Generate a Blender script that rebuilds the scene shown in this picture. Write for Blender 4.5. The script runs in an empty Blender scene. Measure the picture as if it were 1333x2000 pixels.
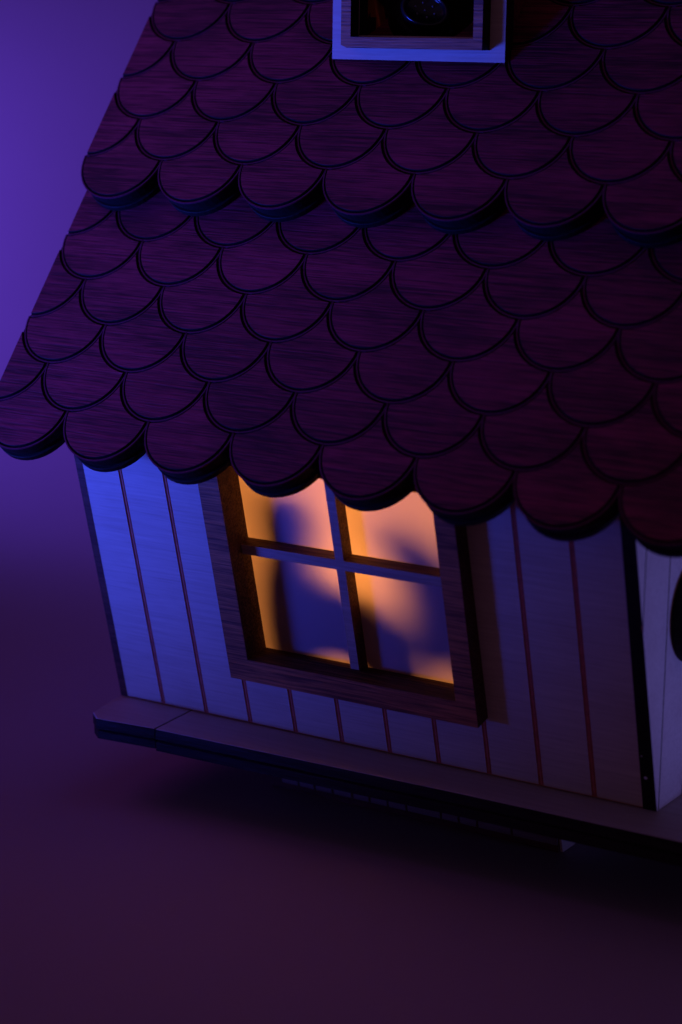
import bpy, bmesh, math, random
from mathutils import Vector, Matrix

random.seed(7)
S = bpy.context.scene
U = 0.01                      # one plank of the toy house is one centimetre wide
col = S.collection

# ------------------------------------------------------------------ camera
CAM = Vector((24.6955, -31.3716, 12.5406))
right = Vector((0.844096, 0.536035, 0.012984))
down = Vector((0.127779, -0.177578, -0.975776))
fwd = Vector((-0.520744, 0.825308, -0.218387))
cd = bpy.data.cameras.new('camera')
cam = bpy.data.objects.new('camera', cd)
col.objects.link(cam)
cam.matrix_world = Matrix(((right.x, -down.x, -fwd.x, CAM.x * U),
                           (right.y, -down.y, -fwd.y, CAM.y * U),
                           (right.z, -down.z, -fwd.z, CAM.z * U),
                           (0, 0, 0, 1)))
cd.sensor_fit = 'VERTICAL'
cd.sensor_height = 24.0
cd.lens = 24.0 * 4232.7 / 2000.0
cd.clip_start = 0.01
cd.clip_end = 50
cd.dof.use_dof = True
cd.dof.focus_distance = 38.2 * U
cd.dof.aperture_fstop = 11.0
S.camera = cam

# ------------------------------------------------------------------ world, exposure
w = bpy.data.worlds.new('World')
S.world = w
w.use_nodes = True
w.node_tree.nodes['Background'].inputs[0].default_value = (0.95, 0.46, 1.05, 1)
w.node_tree.nodes['Background'].inputs[1].default_value = 0.039
S.view_settings.view_transform = 'Standard'
S.view_settings.look = 'None'
S.view_settings.exposure = 0
S.view_settings.gamma = 1


# ------------------------------------------------------------------ lamps
def area(name, loc, target, sx, sy, power, color, spread=180):
    d = bpy.data.lights.new(name, 'AREA')
    d.shape = 'RECTANGLE'
    d.size = sx * U
    d.size_y = sy * U
    d.energy = power
    d.color = color
    d.spread = math.radians(spread)
    o = bpy.data.objects.new(name, d)
    col.objects.link(o)
    o.location = Vector(loc) * U
    o.rotation_euler = (Vector(target) - Vector(loc)).to_track_quat('-Z', 'Y').to_euler()
    return o


def spot(name, loc, target, radius, power, color, angle, blend):
    d = bpy.data.lights.new(name, 'SPOT')
    d.energy = power
    d.color = color
    d.shadow_soft_size = radius * U
    d.spot_size = math.radians(angle)
    d.spot_blend = blend
    o = bpy.data.objects.new(name, d)
    col.objects.link(o)
    o.location = Vector(loc) * U
    o.rotation_euler = (Vector(target) - Vector(loc)).to_track_quat('-Z', 'Y').to_euler()
    return o


# blue key: a snooted lamp at table height, left of the front wall, its beam edge crossing the window
spot('blue_key_lamp', (-15, -17, 0.2), (-3.1, 0.0, 7.0), 5.0, 7.7, (0.027, 0.062, 1.0), 47, 0.60)
# violet panel high on the left
area('violet_roof_lamp', (-17, -2, 23), (1, 0, 7), 18, 18, 0.75 * 0.037, (0.47, 0.075, 0.80), 100)
# low snooted cool lamp on the right, for the side wall
spot('cool_side_lamp', (34, 4, 0.5), (11, 1.5, 3.6), 1.5, 0.82, (0.15, 0.165, 1.0), 26, 0.8)
# panel that washes the backdrop
spot('backdrop_lamp', (-44, 10, 15), (-19.5, 28.5, 3.0), 6, 8.0, (0.165, 0.070, 1.0), 80, 1.0)


# warm bulb inside the house, shining on the frosted panes
spot('warm_room_lamp', (5.7, 3.6, 4.7), (5.5, -0.8, 3.5), 3.5, 0.47, (1.0, 0.32, 0.07), 110, 0.6)
spot('added_attic_fill', (4.9, 2.8, 14.6), (3.40, 3.2, 12.5), 0.15, 0.0004, (1.0, 0.22, 0.02), 34, 1.0)  # added warm fill that brightens the amber post, no bulb of the house


# ------------------------------------------------------------------ mesh helpers
def link(name, me, mats, parent=None):
    o = bpy.data.objects.new(name, me)
    for m in mats:
        if m.name not in [x.name for x in me.materials if x]:
            me.materials.append(m)
    col.objects.link(o)
    if parent:
        o.parent = parent
    return o


def build(name, bm, mats, parent=None, smooth=False):
    bmesh.ops.recalc_face_normals(bm, faces=bm.faces)
    me = bpy.data.meshes.new(name)
    for v in bm.verts:
        v.co *= U
    bm.to_mesh(me)
    bm.free()
    for m in mats:
        me.materials.append(m)
    if smooth:
        for p in me.polygons:
            p.use_smooth = True
    o = bpy.data.objects.new(name, me)
    col.objects.link(o)
    if parent:
        o.parent = parent
    return o


class Fr:                        # a plane frame: origin, u, v, outward normal
    def __init__(s, o, u, v, n):
        s.o, s.u, s.v, s.n = Vector(o), Vector(u), Vector(v), Vector(n)

    def p(s, a, b, c=0):
        return s.o + s.u * a + s.v * b + s.n * c


def prism(bm, F, poly, c0, c1, chamfer=0.0):
    """polygon in frame F extruded from height c0 to c1; face material 0, cut edge 1"""
    n = len(poly)
    bot = [bm.verts.new(F.p(a, b, c0)) for a, b in poly]
    if chamfer:
        mid = [bm.verts.new(F.p(a, b, c1 - chamfer)) for a, b in poly]
        ins = []
        for i in range(n):
            p0, p1, p2 = Vector(poly[i - 1]), Vector(poly[i]), Vector(poly[(i + 1) % n])
            d1, d2 = (p1 - p0).normalized(), (p2 - p1).normalized()
            n1, n2 = Vector((-d1.y, d1.x)), Vector((-d2.y, d2.x))
            m = n1 + n2
            m = m / max(m.dot(m) * 0.5, 0.35)
            ins.append(p1 + m * chamfer)
        top = [bm.verts.new(F.p(q.x, q.y, c1)) for q in ins]
        rings = [bot, mid, top]
    else:
        top = [bm.verts.new(F.p(a, b, c1)) for a, b in poly]
        rings = [bot, top]
    f = bm.faces.new(top)
    f.material_index = 0
    f = bm.faces.new(bot[::-1])
    f.material_index = 0
    for k in range(len(rings) - 1):
        for i in range(n):
            j = (i + 1) % n
            f = bm.faces.new((rings[k][i], rings[k][j], rings[k + 1][j], rings[k + 1][i]))
            f.material_index = 1 if (k == 0) else 0


def rect(a0, b0, a1, b1):
    return [(a0, b0), (a1, b0), (a1, b1), (a0, b1)]


def board(name, F, polys, c0, c1, mats, parent, chamfer=0.0):
    bm = bmesh.new()
    for q in polys:
        prism(bm, F, q, c0, c1, chamfer)
    return build(name, bm, mats, parent)


def empty(name, loc, label=None, cat=None, parent=None):
    o = bpy.data.objects.new(name, None)
    o.empty_display_size = 0.01
    col.objects.link(o)
    o.location = Vector(loc) * U
    if label:
        o['label'] = label
        o['category'] = cat
    if parent:
        o.parent = parent
    return o


def tag(o, label, cat):
    o['label'] = label
    o['category'] = cat
    return o


# ------------------------------------------------------------------ materials
def wood(name, base, dark, rough=0.5, grain=1.0, var=0.25, bump=0.25, spec=0.4, blotch=0.0, blotch_col=None, piece=0.0):
    m = bpy.data.materials.new(name)
    m.use_nodes = True
    N, L = m.node_tree.nodes, m.node_tree.links
    bs = N['Principled BSDF']
    tc = N.new('ShaderNodeTexCoord')
    geo = N.new('ShaderNodeNewGeometry')
    mp = N.new('ShaderNodeMapping')
    mp.inputs['Scale'].default_value = (40 / 1.0, 1700 * grain, 1700 * grain)
    L.new(geo.outputs['Position'], mp.inputs['Vector'])
    # slightly wandering grain
    nw = N.new('ShaderNodeTexNoise')
    nw.inputs['Scale'].default_value = 55
    L.new(geo.outputs['Position'], nw.inputs['Vector'])
    addw = N.new('ShaderNodeVectorMath')
    addw.operation = 'MULTIPLY_ADD'
    L.new(nw.outputs['Color'], addw.inputs[0])
    addw.inputs[1].default_value = (0, 1.6, 1.6)
    L.new(mp.outputs['Vector'], addw.inputs[2])
    n1 = N.new('ShaderNodeTexNoise')
    n1.inputs['Scale'].default_value = 1.0
    n1.inputs['Detail'].default_value = 5
    n1.inputs['Roughness'].default_value = 0.62
    L.new(addw.outputs[0], n1.inputs['Vector'])
    # short pores
    mp2 = N.new('ShaderNodeMapping')
    mp2.inputs['Scale'].default_value = (190, 4200, 4200)
    L.new(geo.outputs['Position'], mp2.inputs['Vector'])
    n2 = N.new('ShaderNodeTexNoise')
    n2.inputs['Scale'].default_value = 1.0
    n2.inputs['Detail'].default_value = 2
    L.new(mp2.outputs['Vector'], n2.inputs['Vector'])
    # broad figure
    mp3 = N.new('ShaderNodeMapping')
    mp3.inputs['Scale'].default_value = (45, 150, 150)
    L.new(geo.outputs['Position'], mp3.inputs['Vector'])
    n3 = N.new('ShaderNodeTexNoise')
    n3.inputs['Scale'].default_value = 1.0
    n3.inputs['Detail'].default_value = 3
    L.new(mp3.outputs['Vector'], n3.inputs['Vector'])
    mx = N.new('ShaderNodeMath')
    mx.operation = 'MULTIPLY_ADD'
    L.new(n2.outputs['Fac'], mx.inputs[0])
    mx.inputs[1].default_value = 0.55
    L.new(n1.outputs['Fac'], mx.inputs[2])
    mx3 = N.new('ShaderNodeMath')
    mx3.operation = 'MULTIPLY_ADD'
    L.new(n3.outputs['Fac'], mx3.inputs[0])
    mx3.inputs[1].default_value = 0.5
    L.new(mx.outputs[0], mx3.inputs[2])
    mr = N.new('ShaderNodeMapRange')
    mr.inputs['From Min'].default_value = 1.03 - var
    mr.inputs['From Max'].default_value = 1.03 + var
    L.new(mx3.outputs[0], mr.inputs['Value'])
    mix = N.new('ShaderNodeMix')
    mix.data_type = 'RGBA'
    mix.inputs['A'].default_value = (*dark, 1)
    mix.inputs['B'].default_value = (*base, 1)
    L.new(mr.outputs[0], mix.inputs['Factor'])
    out = mix.outputs['Result']
    if blotch:
        n4 = N.new('ShaderNodeTexNoise')
        n4.inputs['Scale'].default_value = 95
        n4.inputs['Detail'].default_value = 4
        n4.inputs['Distortion'].default_value = 0.6
        L.new(geo.outputs['Position'], n4.inputs['Vector'])
        r4 = N.new('ShaderNodeMapRange')
        r4.inputs['From Min'].default_value = 0.52
        r4.inputs['From Max'].default_value = 0.72
        r4.inputs['To Max'].default_value = blotch
        L.new(n4.outputs['Fac'], r4.inputs['Value'])
        mb = N.new('ShaderNodeMix')
        mb.data_type = 'RGBA'
        L.new(r4.outputs[0], mb.inputs['Factor'])
        L.new(out, mb.inputs['A'])
        mb.inputs['B'].default_value = (*(blotch_col or dark), 1)
        out = mb.outputs['Result']
    if piece:
        oi = N.new('ShaderNodeObjectInfo')
        rr = N.new('ShaderNodeMapRange')
        rr.inputs['To Min'].default_value = 1 - piece
        rr.inputs['To Max'].default_value = 1 + piece
        L.new(oi.outputs['Random'], rr.inputs['Value'])
        hs = N.new('ShaderNodeHueSaturation')
        L.new(rr.outputs[0], hs.inputs['Value'])
        L.new(out, hs.inputs['Color'])
        out = hs.outputs['Color']
    L.new(out, bs.inputs['Base Color'])
    rg = N.new('ShaderNodeMapRange')
    rg.inputs['To Min'].default_value = rough + 0.12
    rg.inputs['To Max'].default_value = rough - 0.08
    L.new(mr.outputs[0], rg.inputs['Value'])
    L.new(rg.outputs[0], bs.inputs['Roughness'])
    bs.inputs['Specular IOR Level'].default_value = spec
    bp = N.new('ShaderNodeBump')
    bp.inputs['Strength'].default_value = bump
    bp.inputs['Distance'].default_value = 0.0002
    L.new(mx.outputs[0], bp.inputs['Height'])
    L.new(bp.outputs[0], bs.inputs['Normal'])
    return m


def plain(name, c, rough=0.6, spec=0.3, noise=0.0, scale=300, metal=0.0):
    m = bpy.data.materials.new(name)
    m.use_nodes = True
    N, L = m.node_tree.nodes, m.node_tree.links
    bs = N['Principled BSDF']
    bs.inputs['Roughness'].default_value = rough
    bs.inputs['Specular IOR Level'].default_value = spec
    bs.inputs['Metallic'].default_value = metal
    n = N.new('ShaderNodeTexNoise')
    n.inputs['Scale'].default_value = scale
    n.inputs['Detail'].default_value = 4
    geo = N.new('ShaderNodeNewGeometry')
    L.new(geo.outputs['Position'], n.inputs['Vector'])
    mix = N.new('ShaderNodeMix')
    mix.data_type = 'RGBA'
    mix.inputs['A'].default_value = (*[x * (1 - noise) for x in c], 1)
    mix.inputs['B'].default_value = (*[min(1, x * (1 + noise)) for x in c], 1)
    L.new(n.outputs['Fac'], mix.inputs['Factor'])
    L.new(mix.outputs['Result'], bs.inputs['Base Color'])
    return m


BIRCH = wood('pale_birch_ply', (0.78, 0.66, 0.50), (0.50, 0.38, 0.28), 0.55, 1.1, 0.50, 0.18, 0.3, 0.22, (0.50, 0.34, 0.26))
RED = wood('maroon_stained_ply', (0.300, 0.024, 0.052), (0.050, 0.003, 0.009), 0.48, 2.1, 0.15, 0.7, 0.32, 0.5,
           (0.09, 0.008, 0.02), piece=0.12)
WALNUT = wood('brown_stained_ply', (0.56, 0.19, 0.068), (0.13, 0.042, 0.022), 0.5, 1.7, 0.17, 0.4, 0.35)
CHAR = wood('charred_cut_edge', (0.020, 0.011, 0.010), (0.006, 0.003, 0.003), 0.62, 0.6, 0.3, 0.5, 0.18)
SLAT = wood('dull_plinth_ply', (0.34, 0.25, 0.22), (0.20, 0.14, 0.12), 0.7, 0.8, 0.4, 0.2, 0.15)
EDGE = wood('smoky_cut_edge', (0.022, 0.014, 0.016), (0.008, 0.004, 0.005), 0.55, 0.6, 0.2, 0.6, 0.25)
BURN = plain('burnt_groove', (0.60, 0.17, 0.115), 0.7, 0.2, 0.4, 900)
BURNRED = plain('burnt_maroon_groove', (0.018, 0.006, 0.010), 0.7, 0.15, 0.3, 900)
RIDGE = plain('scorched_ridge', (0.150, 0.022, 0.048), 0.65, 0.2, 0.5, 1800)
STRIP = wood('dark_red_brown_strip', (0.16, 0.045, 0.030), (0.06, 0.018, 0.014), 0.6, 1.0, 0.2, 0.3, 0.2)
CUT = wood('browned_cut_edge', (0.13, 0.060, 0.030), (0.035, 0.015, 0.009), 0.6, 1.6, 0.16, 0.5, 0.2)
DECK = wood('grey_purple_ply', (0.50, 0.46, 0.46), (0.38, 0.34, 0.34), 0.6, 0.6, 0.4, 0.15, 0.25)
SASH = wood('sash_ply', (0.52, 0.36, 0.27), (0.30, 0.19, 0.14), 0.55, 0.9, 0.3, 0.25, 0.3)
INNER = plain('darkened_interior_ply', (0.05, 0.03, 0.022), 0.9, 0.1, 0.2)  # interior ply darkened to hold lamp bounce down
TABLE = plain('matt_table_paper', (0.35, 0.28, 0.32), 0.75, 0.15, 0.02, 60)
PAPER = plain('backdrop_paper', (0.42, 0.32, 0.44), 0.9, 0.1, 0.02, 20)
BLUE = plain('painted_blue_light', (0.05, 0.22, 0.95), 0.6, 0.2, 0.1)  # blue light put into the colour of the far strip
BLACK = plain('black_plastic', (0.012, 0.012, 0.014), 0.22, 0.6, 0.2)
HOLE = plain('pinhole_metal', (0.30, 0.28, 0.28), 0.4, 0.5, 0.2, 900)
GLUE = plain('dried_glue', (0.7, 0.7, 0.75), 0.25, 0.6, 0.1)
CARD = plain('dark_card', (0.02, 0.02, 0.025), 0.9, 0.1, 0.2)
AMBER = plain('amber_stained_wood', (0.60, 0.16, 0.03), 0.6, 0.2, 0.2, 200)

PANE = bpy.data.materials.new('frosted_translucent_sheet')
PANE.use_nodes = True
_N, _L = PANE.node_tree.nodes, PANE.node_tree.links
_N.remove(_N['Principled BSDF'])
_t = _N.new('ShaderNodeBsdfTranslucent')
_t.inputs[0].default_value = (0.88, 0.80, 0.70, 1)
_d = _N.new('ShaderNodeBsdfDiffuse')
_d.inputs[0].default_value = (0.62, 0.60, 0.62, 1)
_m = _N.new('ShaderNodeMixShader')
_m.inputs[0].default_value = 0.37
_L.new(_t.outputs[0], _m.inputs[1])
_L.new(_d.outputs[0], _m.inputs[2])
_g = _N.new('ShaderNodeBsdfGlossy')
_g.inputs['Roughness'].default_value = 0.35
_g.inputs[0].default_value = (0.8, 0.8, 0.8, 1)
_m2 = _N.new('ShaderNodeMixShader')
_m2.inputs[0].default_value = 0.03
_L.new(_m.outputs[0], _m2.inputs[1])
_L.new(_g.outputs[0], _m2.inputs[2])
_L.new(_m2.outputs[0], _N['Material Output'].inputs[0])

# ------------------------------------------------------------------ setting
GZ = -1.6
fh = Vector((fwd.x, fwd.y, 0)).normalized()
rh = Vector((-fh.y, fh.x, 0)) * -1


def cyc():
    """table sheet that sweeps up into the backdrop behind the house"""
    bm = bmesh.new()
    base = Vector((CAM.x, CAM.y, 0))
    prof = [(-80, GZ), (20, GZ), (58, GZ)]
    R = 26
    for i in range(1, 25):
        a = i / 24 * math.pi / 2
        prof.append((58 + R * math.sin(a), GZ + R * (1 - math.cos(a))))
    wall = [prof[-1], (84, 110)]
    return prof, wall, base


prof, wallp, base = cyc()
bm = bmesh.new()
rows = []
for d, z in prof:
    rows.append([bm.verts.new(base + fh * d + rh * s + Vector((0, 0, z))) for s in (-120, 0, 120)])
for a, b in zip(rows, rows[1:]):
    for i in range(2):
        bm.faces.new((a[i], a[i + 1], b[i + 1], b[i]))
o = build('tabletop', bm, [TABLE], smooth=True)
o['kind'] = 'structure'
bm = bmesh.new()
rows = []
for d, z in wallp:
    rows.append([bm.verts.new(base + fh * d + rh * s + Vector((0, 0, z))) for s in (-120, 0, 120)])
for a, b in zip(rows, rows[1:]):
    for i in range(2):
        bm.faces.new((a[i], a[i + 1], b[i + 1], b[i]))
o = build('backdrop', bm, [TABLE])
o['kind'] = 'structure'

# added strip far back on the table, painted blue for a blue-lit edge
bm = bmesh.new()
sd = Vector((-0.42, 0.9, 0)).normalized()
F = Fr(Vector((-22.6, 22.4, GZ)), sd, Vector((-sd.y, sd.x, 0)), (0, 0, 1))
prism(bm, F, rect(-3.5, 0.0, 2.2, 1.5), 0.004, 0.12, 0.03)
tag(build('painted_light_strip', bm, [BLUE, BLUE]), 'blurred strip painted bright blue for a blue-lit edge far back on the table beside the lowest roof corner', 'painted light strip')

# ------------------------------------------------------------------ the house
lean = 0.26872
ll = math.hypot(1, lean)
UPV = Vector((0, -lean, 1)) / ll
OUT = Vector((0, -1, -lean)) / ll
WALLF = Fr((0, 0, 0), (1, 0, 0), UPV, OUT)
HW = 11.13                  # width of the front wall
YC = 5.3                    # ridge position
TH = 0.91027
W = 1.8
H = W / 2
AL = Vector((0, math.cos(TH), math.sin(TH)))
NR = Vector((0, -math.sin(TH), math.cos(TH)))
A = Vector((0.3109, -1.8735, 5.8487))
B = Vector((0.3109, 0.9251, 10.1322))
TSL = 0.418
house = empty('toy_house', (5.5, 2, GZ), 'small laser-cut wooden toy house with maroon scalloped roof and glowing four-pane window', 'toy house')
house.matrix_world = Matrix.Translation(Vector((5.5, 2, GZ)) * U)


def under(o, parent):
    o.parent = parent
    o.matrix_parent_inverse = Matrix.Translation(-Vector((5.5, 2, GZ)) * U)
    return o


def hb(name, F, polys, c0, c1, mats, parent=None, chamfer=0.0):
    o = board(name, F, polys, c0, c1, mats, None, chamfer)
    if parent is None:
        under(o, house)
    else:
        o.parent = parent
    return o


# --- front wall: backing board with the window opening, planks on it
OX0, OX1, OS0, OS1 = 3.40, 7.60, 1.52, 5.45
TOPS = 5.80
pl0, pl1 = 0.15, 10.88
back = hb('front_wall', WALLF,
          [rect(pl0, 0.0, OX0, TOPS), rect(OX1, 0.0, pl1, TOPS), rect(OX0, 0.0, OX1, OS0), rect(OX0, OS1, OX1, TOPS)],
          -0.30, -0.022, [BURN, CUT])
# double burnt line: a thin ridge stands in each groove
bm = bmesh.new()
for i in range(1, 11):
    segs = [(0.03, TOPS)]
    if OX0 < i < OX1:
        segs = [(0.03, OS0), (OS1, TOPS)]
    for a, b in segs:
        prism(bm, WALLF, rect(i - 0.014, a, i + 0.014, b), -0.021, -0.008)
o = build('groove_ridge', bm, [RIDGE if False else BURN, BURN])
o.parent = back
edges = [pl0] + list(range(1, 11)) + [pl1]
G2 = 0.047
for a, b in zip(edges, edges[1:]):
    a2 = a + (G2 if a != pl0 else 0.0)
    b2 = b - (G2 if b != pl1 else 0.0)
    q = []
    if b2 <= OX0 or a2 >= OX1:
        q = [rect(a2, 0.03, b2, TOPS)]
    elif a2 < OX0 < b2:
        q = [[(a2, 0.03), (b2, 0.03), (b2, OS0), (OX0, OS0), (OX0, OS1), (b2, OS1), (b2, TOPS), (a2, TOPS)]]
    elif a2 < OX1 < b2:
        q = [[(a2, 0.03), (b2, 0.03), (b2, TOPS), (a2, TOPS), (a2, OS1), (OX1, OS1), (OX1, OS0), (a2, OS0)]]
    else:
        q = [rect(a2, 0.03, b2, OS0), rect(a2, OS1, b2, TOPS)]
    for q1 in q:
        hb('plank', WALLF, [q1], -0.021, 0.0, [BIRCH, BURN], back)

# --- side walls: boards whose charred front edge shows at each corner
def wall_outline(inset=0.0):
    # y, z outline in the side plane, up to the underside of the lower roof
    def zr(y):                                  # underside of the lower slab
        return A.z + (y - A.y) * math.tan(TH) - (TSL + 0.01) / math.cos(TH)
    ytop = -1.51
    f = [(0.0, 0.0), (-lean * 5.6, 5.6), (YC, zr(YC)), (2 * YC + lean * 5.6, 5.6), (2 * YC, 0.0)]
    return f


SIDEF_R = Fr((HW, 0, 0), (0, 1, 0), (0, 0, 1), (1, 0, 0))
SIDEF_L = Fr((-0.02, 0, 0), (0, 1, 0), (0, 0, 1), (-1, 0, 0))
ol = wall_outline()
sw = hb('side_wall', SIDEF_R, [ol], -0.25, -0.016, [BURN, CHAR])
def clip_y(poly, y0, y1):
    def cut(P, s, lim):
        R = []
        for i in range(len(P)):
            p, q = P[i - 1], P[i]
            ip, iq = (s * (p[0] - lim) >= 0), (s * (q[0] - lim) >= 0)
            if ip != iq:
                t = (lim - p[0]) / (q[0] - p[0])
                R.append((lim, p[1] + t * (q[1] - p[1])))
            if iq:
                R.append(q)
        return R
    P = cut(poly, 1, y0)
    return cut(P, -1, y1) if P else P


ys = [-1.6] + [-0.89 + 0.95 * k for k in range(0, 15)]
for y0, y1 in zip(ys, ys[1:]):
    q = clip_y(ol, y0 + 0.016, y1 - 0.016)
    if len(q) >= 3:
        # the charred corner strip stays proud, so planks start a hair behind the edge
        hb('plank', SIDEF_R, [q], -0.015, 0.0, [BIRCH, CHAR], sw)
swl = hb('side_wall', SIDEF_L, [ol], -0.165, 0.0, [BIRCH, STRIP])
# back wall and attic floor close the box
BACKF = Fr((0, 2 * YC, 0), (1, 0, 0), Vector((0, lean, 1)) / ll, Vector((0, 1, -lean)) / ll)
hb('back_wall', BACKF, [rect(0.15, 0, 10.88, TOPS)], -0.3, -0.02, [BIRCH, CHAR])
FLOORF = Fr((0, 0, 0), (1, 0, 0), (0, 1, 0), (0, 0, 1))
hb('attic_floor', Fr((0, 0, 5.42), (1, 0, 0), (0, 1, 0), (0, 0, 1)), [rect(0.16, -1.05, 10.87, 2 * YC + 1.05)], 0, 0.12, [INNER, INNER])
hb('added_dark_lining', Fr((0, 0, 0.01), (1, 0, 0), (0, 1, 0), (0, 0, 1)), [rect(0.16, 0.40, 10.87, 2 * YC - 0.4)], 0.0, 0.06, [INNER, INNER])
# added unseen dark lining, keeps lamp bounce in the room off the panes
hb('added_dark_lining', Fr((10.86, 0, 0.08), (0, 1, 0), (0, 0, 1), (1, 0, 0)), [[(0.4, 0), (2 * YC - 0.4, 0), (2 * YC + 0.9, 5.3), (-0.9, 5.3)]], -0.04, 0.0, [INNER, INNER])
hb('added_dark_lining', Fr((0.17, 0, 0.08), (0, 1, 0), (0, 0, 1), (1, 0, 0)), [[(0.4, 0), (2 * YC - 0.4, 0), (2 * YC + 0.9, 5.3), (-0.9, 5.3)]], 0.0, 0.04, [INNER, INNER])
hb('added_dark_lining', BACKF, [rect(0.3, 0.1, 10.7, 5.4)], -0.36, -0.31, [INNER, INNER])

# a glue speck on the charred corner edge
bm = bmesh.new()
bmesh.ops.create_icosphere(bm, subdivisions=2, radius=0.035, matrix=Matrix.Translation(WALLF.p(10.975, 0.62, 0.0)) @ Matrix.Diagonal((1, 0.5, 0.8, 1)))
bmesh.ops.create_icosphere(bm, subdivisions=1, radius=0.018, matrix=Matrix.Translation(WALLF.p(10.93, 1.03, 0.0)))
under(build('glue_speck', bm, [GLUE], smooth=True), house)

# --- window: proud frame, sash, muntins, four frosted panes
FX0, FX1, FS0, FS1 = 3.01, 8.10, 1.18, 5.84
IX0, IX1, IS0 = 3.45, 7.72, 1.63
frame = hb('window', WALLF, [
    [(FX0, FS0), (FX1, FS0), (FX1, IS0), (FX0, IS0)],
    rect(FX0, IS0, IX0, 5.50), rect(IX1, IS0, FX1, 5.50), rect(FX0, 5.50, FX1, FS1)], 0.004, 0.36, [WALNUT, CUT])
MX0, MX1, MS0, MS1 = 5.41, 5.585, 3.585, 3.775
hb('muntin', WALLF, [rect(MX0, OS0, MX1, OS1)], -0.28, -0.004, [SASH, CUT], frame)
hb('muntin', WALLF, [rect(OX0, MS0, MX0, MS1)], -0.28, -0.004, [SASH, CUT], frame)
hb('muntin', WALLF, [rect(MX1, MS0, OX1, MS1)], -0.28, -0.004, [SASH, CUT], frame)
for (a0, b0, a1, b1) in ((OX0, OS0, MX0, MS0), (MX1, OS0, OX1, MS0), (OX0, MS1, MX0, OS1), (MX1, MS1, OX1, OS1)):
    bm = bmesh.new()
    xm, sm = (MX0 + MX1) / 2, (MS0 + MS1) / 2
    x0 = OX0 - 0.15 if a0 == OX0 else xm + 0.004
    x1 = OX1 + 0.15 if a1 == OX1 else xm - 0.004
    s0 = OS0 - 0.15 if b0 == OS0 else sm + 0.004
    s1 = OS1 + 0.15 if b1 == OS1 else sm - 0.004
    bm.faces.new([bm.verts.new(WALLF.p(a, b, -0.303)) for a, b in rect(x0, s0, x1, s1)])
    build('pane', bm, [PANE], frame)
# burnt inner sash line inside the frame opening
hb('sash', WALLF, [rect(OX0 - 0.12, OS0 - 0.1, OX0 + 0.001, OS1), rect(OX0, OS0 - 0.1, OX1, OS0 + 0.001), rect(OX1 - 0.001, OS0, OX1 + 0.1, OS1)],
   -0.025, 0.003, [WALNUT, CUT], frame)


# --- figures behind the panes
def smooth_poly(P, n=4):
    out = []
    m = len(P)
    for i in range(m):
        p0, p1, p2, p3 = (Vector(P[(i + k - 1) % m]) for k in range(4))
        for t in range(n):
            t /= n
            out.append(tuple(0.5 * ((2 * p1) + (p2 - p0) * t + (2 * p0 - 5 * p1 + 4 * p2 - p3) * t * t + (3 * p1 - p0 - 3 * p2 + p3) * t ** 3)))
    return out


def figure(name, P, off, label):
    q = smooth_poly([(a, b) for a, b in P])
    bm = bmesh.new()
    prism(bm, WALLF, q, off - 0.25, off, 0.03)
    return tag(build(name, bm, [CARD, CARD]), label, 'figure')


f1 = [(3.70, 0.13), (3.66, 1.5), (3.66, 2.3), (3.76, 3.0), (3.92, 3.45), (3.88, 3.90), (4.05, 4.32), (4.45, 4.48), (4.88, 4.30), (5.02, 3.88), (4.88, 3.48),
      (4.86, 3.26), (5.12, 3.05), (5.42, 2.95), (5.78, 2.86), (6.08, 2.55), (6.36, 2.1), (6.50, 1.5), (5.8, 1.30), (5.3, 1.66), (4.9, 1.66), (4.75, 1.4), (4.7, 0.13)]
f2 = [(6.22, 4.28), (6.66, 4.08), (7.12, 3.85), (7.50, 3.45), (7.62, 2.8), (7.58, 2.2), (7.36, 1.88), (6.90, 1.78), (6.86, 0.13), (6.70, 0.13), (6.66, 1.78), (6.10, 1.80), (5.98, 2.10), (6.10, 2.35), (6.18, 2.7), (6.22, 3.0),
      (6.18, 3.35), (6.04, 3.65), (5.98, 3.95)]
figure('seated_figure', f1, -0.95, 'dark seated figure with round head, blurred behind the left window panes')
figure('small_figure', f2, -1.20, 'small dark figure with pointed head, blurred behind the right window panes')


# ------------------------------------------------------------------ roof
def arc(cx, cy, r, a0, a1, n):
    return [(cx + r * math.cos(a0 + (a1 - a0) * i / n), cy + r * math.sin(a0 + (a1 - a0) * i / n)) for i in range(n + 1)]


K0, K1 = -1, 7
XL, XR = K0 * W, K1 * W


def scallop_bottom(v1, r=H, x0=K0, x1=K1):
    q = []
    for k in range(x0, x1):
        c = (k + 0.5) * W
        q += arc(c, 0, r, math.pi, 2 * math.pi, 22)
    q += [(x1 * W, v1), (x0 * W, v1)]
    return q


def ccross(c0, r0, c1, r1, lower):
    d = (Vector(c1) - Vector(c0))
    D = d.length
    a = (r0 * r0 - r1 * r1 + D * D) / (2 * D)
    h = math.sqrt(max(r0 * r0 - a * a, 0))
    m = Vector(c0) + d * (a / D)
    n = Vector((-d.y, d.x)) / D
    p, q = m + n * h, m - n * h
    return min((p, q), key=lambda t: t.y if lower else -t.y)


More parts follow.
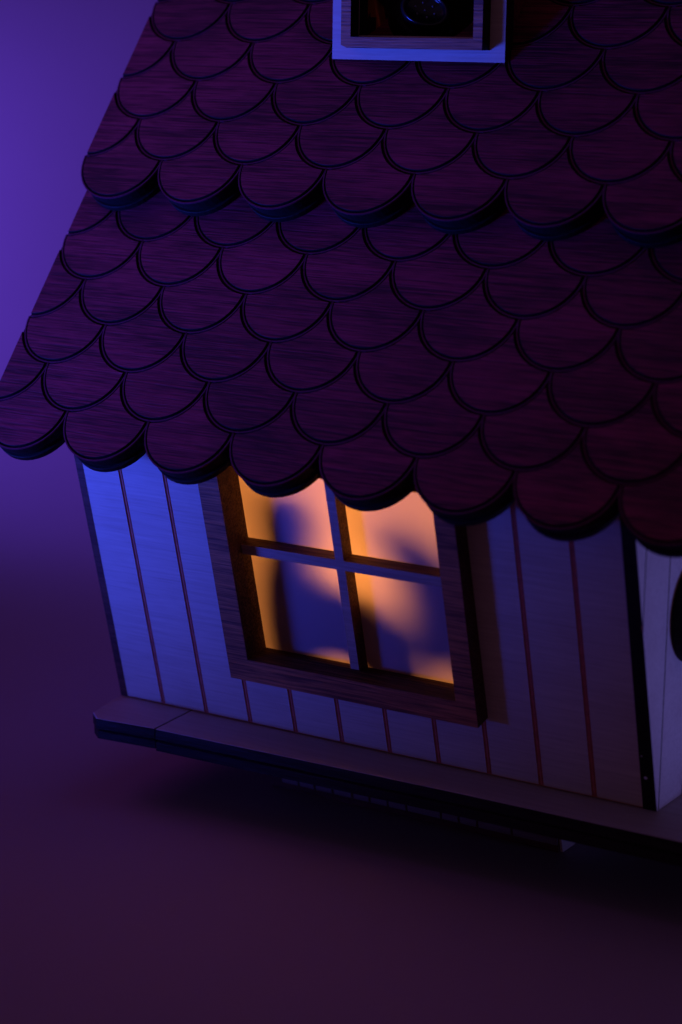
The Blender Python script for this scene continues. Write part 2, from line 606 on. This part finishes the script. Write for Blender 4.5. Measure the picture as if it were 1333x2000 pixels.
def cell(g):
    """fish-scale cell with its cusps at (0,0) and (W,0): inset g, rows above overlap it"""
    R = H
    c = (H, 0)
    tl, tr = (0, H), (W, H)
    # lower left corner: circle c radius R-g with circle tl radius R+g
    pl = ccross(c, R - g, tl, R + g, True)
    pr_ = Vector((W - pl.x, pl.y))
    a0 = math.atan2(pl.y, pl.x - H)
    a1 = math.atan2(pr_.y, pr_.x - H)
    if a0 > 0:
        a0 = a0
    q = []
    a0 = a0 % (2 * math.pi)
    a1 = a1 % (2 * math.pi)
    if a1 < a0:
        a1 += 2 * math.pi
    if a0 < math.pi * 0.9:
        a0 += 2 * math.pi
        a1 += 2 * math.pi
    q += arc(H, 0, R - g, a0, a1, 24)
    # up along tr circle to the peak, then down along tl
    top = H - math.sqrt((R + g) ** 2 - R * R)
    b0 = math.atan2(pr_.y - H, pr_.x - W)
    b1 = math.atan2(top - H, H - W)
    q += arc(W, H, R + g, b0 % (2 * math.pi), b1 % (2 * math.pi), 10)[1:]
    e0 = math.atan2(top - H, H) % (2 * math.pi)
    e1 = math.atan2(pl.y - H, pl.x) % (2 * math.pi)
    q += arc(0, H, R + g, e0, e1, 10)[1:-1]
    return q


def clipx(P, lim, s):
    R = []
    for i in range(len(P)):
        p, q = P[i - 1], P[i]
        ip, iq = s * (p[0] - lim) >= 0, s * (q[0] - lim) >= 0
        if ip != iq:
            t = (lim - p[0]) / (q[0] - p[0])
            R.append((lim, p[1] + t * (q[1] - p[1])))
        if iq:
            R.append(q)
    return R


GR = 0.049
full = cell(GR)
cells = {'full': full,
         'left': clipx(full, H + 0.02, 1),       # half cell at the left rake
         'right': clipx(full, H - 0.02, -1)}
IDF = Fr((0, 0, 0), (1, 0, 0), AL, NR)
cell_mesh = {}


def clipy(P, lim):
    return [(b, a) for a, b in clipx([(b, a) for a, b in P], lim, -1)]


def cell_obj(q, k_):
    if k_ in cell_mesh:
        return cell_mesh[k_]
    bm = bmesh.new()
    prism(bm, IDF, q, 0.002, 0.052, 0.007)
    for f in bm.faces:
        if len(f.verts) == 4:
            f.material_index = 1
    nf = len(bm.faces)
    # raised line left standing in the double engraved groove round the tip
    xs_ = [a for a, b in q]
    a0, a1 = math.pi, math.tau
    if min(xs_) > 0.2:
        a0 = math.pi + math.acos(max(-1, min(1, (H - min(xs_)) / H)))
    if max(xs_) < W - 0.2:
        a1 = math.tau - math.acos(max(-1, min(1, (max(xs_) - H) / H)))
    prs = arc(H, 0, H + 0.012, a0, a1, 24) + arc(H, 0, H - 0.012, a0, a1, 24)[::-1]
    prism(bm, IDF, prs, 0.001, 0.030)
    bm.faces.ensure_lookup_table()
    for f in list(bm.faces)[nf:]:
        f.material_index = 2
    bmesh.ops.recalc_face_normals(bm, faces=bm.faces)
    me = bpy.data.meshes.new('shingle')
    for v in bm.verts:
        v.co *= U
    bm.to_mesh(me)
    bm.free()
    me.materials.append(RED)
    me.materials.append(CHAR)
    me.materials.append(RIDGE)
    if k_:
        cell_mesh[k_] = me
    return me


for k_, q in cells.items():
    cell_obj(q, k_)

HOLE_X = (3.62 - A.x, 6.22 - A.x)


def make_roof(name, O, rows, hole, top):
    F = Fr(O - NR * 0.05, (1, 0, 0), AL, NR)     # groove floor is 0.05 below the shingle tops
    h0, h1 = hole
    polys = [scallop_bottom(h0), rect(XL, h0, HOLE_X[0], h1), rect(HOLE_X[1], h0, XR, h1), rect(XL, h1, XR, top)]
    slab = hb(name, F, polys, -0.165, 0.0, [BURNRED, CHAR])
    polys2 = [scallop_bottom(h0, H), rect(XL, h0, HOLE_X[0], h1), rect(HOLE_X[1], h0, XR, h1), rect(XL, h1, XR, top)]
    hb('under_board', Fr(O - NR * 0.05 + AL * 0.035, (1, 0, 0), AL, NR), polys2, -0.255, -0.166, [CHAR, CHAR], slab, 0.02)
    hb('under_board', Fr(O - NR * 0.05 - AL * 0.025, (1, 0, 0), AL, NR), polys2, -(TSL - 0.05), -0.256, [CHAR, CHAR], slab, 0.012)
    for r in range(rows):
        half = r % 2
        for k in range(K0 - half, K1):
            if half:
                x = (k + 0.5) * W
                kind = 'left' if k == K0 - 1 else ('right' if k == K1 - 1 else 'full')
            else:
                x = k * W
                kind = 'full'
            v = r * H
            cx = x + H
            me = cell_mesh[kind]
            if cx > HOLE_X[0] - 0.35 and cx < HOLE_X[1] + 0.35 and v - H < h1:
                if v - H > h0 - 0.15:
                    continue                                   # inside the dormer
                if v + H > h0 + 0.05:                          # runs under the dormer front: cut short
                    me = cell_obj(clipy(full, h0 + 0.02 - v), 'short')
            elif HOLE_X[0] - 1.3 < cx < HOLE_X[1] + 1.3 and h0 - 0.15 < v - H < h1 and kind == 'full':
                me = cell_obj(clipx(full, HOLE_X[0] - 0.12 - x, -1) if cx < HOLE_X[0] else clipx(full, HOLE_X[1] + 0.12 - x, 1), None)
            o = bpy.data.objects.new('shingle', me)
            col.objects.link(o)
            o.location = (F.p(x, v, 0)) * U
            o.parent = slab
    return slab


LEN_L = (YC - A.y) / math.cos(TH)
LEN_U = (YC - B.y) / math.cos(TH) + 0.3
sB = (B - A).dot(AL)
lower = make_roof('lower_roof', A, 8, (7.6, 10.0), LEN_L)
upper = make_roof('upper_roof', B, 8, (7.6 - sB, 10.0 - sB), LEN_U)
# the rear slope
A2 = Vector((A.x, 2 * YC - A.y, A.z))
AL2 = Vector((0, -AL.y, AL.z))
NR2 = Vector((0, -NR.y, NR.z))
hb('rear_roof', Fr(A2, (1, 0, 0), AL2, NR2), [scallop_bottom(LEN_L)], -TSL, 0.0, [RED, CHAR])

# ------------------------------------------------------------------ dormer
DY = 2.3
DX0, DX1, DZ0 = 3.135, 6.66, 11.975
DF = Fr((0, DY, 0), (1, 0, 0), (0, 0, 1), (0, -1, 0))
PX0, PX1, PZ0 = 3.70, 6.17, 12.40
GAB = [(DX1, 14.6), ((DX0 + DX1) / 2, 16.6), (DX0, 14.6)]
dorm = hb('dormer', DF, [
    [(DX0, DZ0), (DX1, DZ0), (DX1, PZ0), (DX0, PZ0)],
    rect(DX0, PZ0, PX0, 14.6), rect(PX1, PZ0, DX1, 14.6), rect(PX0, 14.3, PX1, 14.6), GAB], -0.28, 0.0, [BIRCH, CHAR])
JX0, JX1, JZ0 = 3.49, 6.36, 12.18
hb('window_frame', DF, [
    [(JX0 + 0.12, JZ0), (JX1, JZ0), (JX1, PZ0 - 0.03), (JX0, PZ0 - 0.03), (JX0, JZ0 + 0.05)],
    rect(JX0, PZ0 - 0.03, PX0 - 0.01, 14.3), rect(PX1 + 0.01, PZ0 - 0.03, JX1, 14.3)], 0.003, 0.28, [WALNUT, CHAR], dorm)
# cheeks and roof of the dormer
CH = Fr((0, 0, 0), (0, 1, 0), (0, 0, 1), (1, 0, 0))
def zroof(y):
    return B.z + (y - B.y) * math.tan(TH)
chk = [(DY + 0.28, zroof(DY + 0.28) + 0.02), (DY + 2.5, zroof(DY + 2.5) + 0.02), (DY + 2.5, 15.4), (DY + 0.28, 14.6)]
for x in (DX0 + 0.1, DX1 - 0.3):
    hb('cheek', Fr((x, 0, 0), (0, 1, 0), (0, 0, 1), (1, 0, 0)), [chk], 0.0, 0.2, [RED, CHAR], dorm)
xm = (DX0 + DX1) / 2
for s in (-1, 1):
    dv = Vector((s * 1.762, 0, -2.0)).normalized()
    nv = Vector((s * 2.0, 0, 1.762)).normalized()
    hb('dormer_roof', Fr((xm, DY - 0.4, 16.6), (0, 1, 0), dv, nv), [rect(0, 0, 4.4, 3.1)], 0.02, 0.28, [RED, CHAR], dorm)
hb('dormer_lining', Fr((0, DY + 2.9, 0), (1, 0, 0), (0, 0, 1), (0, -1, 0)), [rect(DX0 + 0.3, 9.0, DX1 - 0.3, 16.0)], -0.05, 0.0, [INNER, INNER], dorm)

# things seen inside the dormer opening
bm = bmesh.new()
PF = Fr((0, DY + 0.95, 0), (1, 0, 0), (0, 0, 1), (0, -1, 0))
prism(bm, PF, [(3.05, 11.6), (3.75, 11.6), (3.72, 12.5), (3.58, 13.1), (3.42, 14.2), (3.18, 14.2), (3.17, 13.1), (3.08, 12.5)], 0.0, 0.25, 0.03)
tag(build('wooden_post', bm, [AMBER, AMBER]), 'dim amber tapered wooden post inside the dormer opening, left of the black plug', 'post')
bm = bmesh.new()
prism(bm, PF, [(4.05, 11.6), (4.6, 11.6), (4.22, 12.6), (3.95, 12.75)], -0.5, -0.3, 0.03)
tag(build('wooden_brace', bm, [AMBER, AMBER]), 'dim amber wooden brace low inside the dormer, beneath the black plug', 'brace')

# black round plug with pinholes on a slanted black strap
pc = Vector((4.785, DY + 0.45, 12.87))
pn = Vector((0.35, -0.80, 0.48)).normalized()
pu = Vector((1, 0.2, -0.35))
pu = (pu - pn * pu.dot(pn)).normalized()
pv = pn.cross(pu)
PLF = Fr(pc, pu, pv, pn)
plug = empty('black_plug', pc, 'round black plastic plug with tiny holes and a glossy rim inside the dormer', 'plug')
bm = bmesh.new()
prev = None
prof2 = [(0.46, -0.35), (0.46, -0.03)] + [(0.41 + 0.05 * math.cos(i * math.pi / 8), -0.03 + 0.06 * math.sin(i * math.pi / 8)) for i in range(1, 8)] + [(0.36, -0.03), (0.34, -0.05), (0.0, -0.05)]
ring = []
for r, z in prof2[:-1]:
    ring.append([bm.verts.new(PLF.p(r * math.cos(t * math.tau / 40), r * 0.72 * math.sin(t * math.tau / 40), z)) for t in range(40)])
for a, b in zip(ring, ring[1:]):
    for i in range(40):
        bm.faces.new((a[i], a[(i + 1) % 40], b[(i + 1) % 40], b[i]))
bm.faces.new(ring[-1])
o = build('cap', bm, [BLACK], smooth=True)
o.parent = plug
o.matrix_parent_inverse = Matrix.Translation(-pc * U)
for i in range(7):
    a = i * math.tau / 6
    rr = 0.0 if i == 6 else 0.19
    bm = bmesh.new()
    ct = PLF.p(rr * math.cos(a), rr * 0.72 * math.sin(a), -0.035)
    bmesh.ops.create_icosphere(bm, subdivisions=1, radius=0.022, matrix=Matrix.Translation(ct))
    o = build('pinhole', bm, [HOLE], smooth=True)
    o.parent = plug
    o.matrix_parent_inverse = Matrix.Translation(-pc * U)
bm = bmesh.new()
SF = Fr(PLF.p(0, 0, -0.40), Vector((0.62, 0.1, -0.75)).normalized(), Vector((0.75, 0, 0.62)), pn)
prism(bm, SF, rect(-1.9, -0.52, 0.5, 0.30), -0.12, 0.0, 0.03)
tag(build('black_strap', bm, [BLACK, BLACK]), 'slanted black strap behind the round plug in the dormer opening', 'strap')

# ------------------------------------------------------------------ round window on the side wall
bm = bmesh.new()
cy_, cz_ = 1.08, 3.20
R0, R1 = 0.88, 0.60
n = 48
rings = []
for r, x in ((R0, 0.0), (R0, 0.34), (R0 - 0.05, 0.38), (R1, 0.38), (R1, 0.02)):
    rings.append([bm.verts.new((HW + 0.003 + x, cy_ + r * math.cos(i * math.tau / n), cz_ + r * math.sin(i * math.tau / n))) for i in range(n)])
for a, b in zip(rings, rings[1:]):
    for i in range(n):
        bm.faces.new((a[i], a[(i + 1) % n], b[(i + 1) % n], b[i]))
rw = build('round_window', bm, [CHAR])
under(rw, house)
bm = bmesh.new()
bm.faces.new([bm.verts.new((HW + 0.02, cy_ + R1 * math.cos(i * math.tau / n), cz_ + R1 * math.sin(i * math.tau / n))) for i in range(n)])
build('pane', bm, [BLACK], rw)

# ------------------------------------------------------------------ platform
PT = -0.004
base_o = hb('platform', Fr((0, 0, PT), (1, 0, 0), (0, 1, 0), (0, 0, 1)),
            [[(1.0, -0.9), (13.6, -0.78), (13.6, 2 * YC + 0.8), (0.6, 2 * YC + 0.8), (0.6, 0.05), (1.0, 0.05)]], -0.41, -0.205, [DECK, CHAR])
PFM = Fr((0, 0, PT), (1, 0, 0), (0, 1, 0), (0, 0, 1))
hb('platform_board', PFM, [[(0.46, -1.36), (1.705, -1.225), (1.60, 0.04), (1.60, 3.0), (-0.1, 3.0), (0.0, -0.30), (0.20, -1.13)]],
   -0.20, 0.0, [DECK, EDGE], base_o, 0.012)
hb('platform_board', PFM, [[(0.47, -1.33), (1.705, -1.20), (1.60, 0.04), (1.60, 3.0), (-0.1, 3.0), (0.0, -0.30), (0.21, -1.11)]],
   -0.40, -0.225, [EDGE, EDGE], base_o, 0.03)
hb('platform_board', PFM, [[(1.735, -1.235), (8.0, -1.06), (13.8, -1.00), (13.8, 2 * YC + 1), (1.62, 2 * YC + 1), (1.625, 0.04)]],
   -0.205, -0.003, [DECK, EDGE], base_o, 0.012)
hb('platform_board', PFM, [[(1.735, -1.215), (8.0, -1.04), (13.8, -0.98), (13.8, 2 * YC + 1), (1.62, 2 * YC + 1), (1.625, 0.04)]],
   -0.43, -0.232, [EDGE, EDGE], base_o, 0.03)
# --- the plinth of flexed ply underneath
PY = 1.05
plinth = hb('plinth', Fr((0, 0, 0), (1, 0, 0), (0, 1, 0), (0, 0, 1)), [[(2.75, PY + 0.05), (8.82, PY + 0.05), (8.82, 9.4), (2.75, 9.4)]], GZ + 0.004, -0.42, [STRIP, STRIP])
xs = [2.70, 2.95, 3.35, 3.72, 4.12, 4.55, 4.93, 5.32, 5.72, 6.45, 6.82, 7.2, 7.9, 8.83]
PFR = Fr((0, PY, 0), (1, 0, 0), (0, 0, 1), (0, -1, 0))
for i, (a, b) in enumerate(zip(xs, xs[1:])):
    cz = 0.0
    c = 0.0 if i else -0.08
    bm = bmesh.new()
    # the foot of each slat curls in a little
    pr_pts = [(0.0, -0.42), (0.0, -1.2), (-0.03, -1.42), (-0.10, GZ + 0.006)]
    lft = [bm.verts.new((a + 0.024, PY - q[0] - c, q[1])) for q in pr_pts]
    rgt = [bm.verts.new((b - 0.024, PY - q[0] - c, q[1])) for q in pr_pts]
    lb = [bm.verts.new((a + 0.024, PY + 0.14 - c, q[1])) for q in pr_pts]
    rb = [bm.verts.new((b - 0.024, PY + 0.14 - c, q[1])) for q in pr_pts]
    for k in range(3):
        bm.faces.new((lft[k], lft[k + 1], rgt[k + 1], rgt[k]))
        bm.faces.new((lft[k], lft[k + 1], lb[k + 1], lb[k]))
        bm.faces.new((rgt[k], rgt[k + 1], rb[k + 1], rb[k]))
    build('slat', bm, [SLAT], plinth)
hb('end_board', Fr((8.83, 0, 0), (0, 1, 0), (0, 0, 1), (1, 0, 0)), [[(PY + 0.12, GZ + 0.006), (9.3, GZ + 0.006), (9.3, -0.43), (PY + 0.01, -0.43), (PY + 0.01, -1.2)]],
   0.0, 0.05, [BIRCH, BIRCH], plinth)
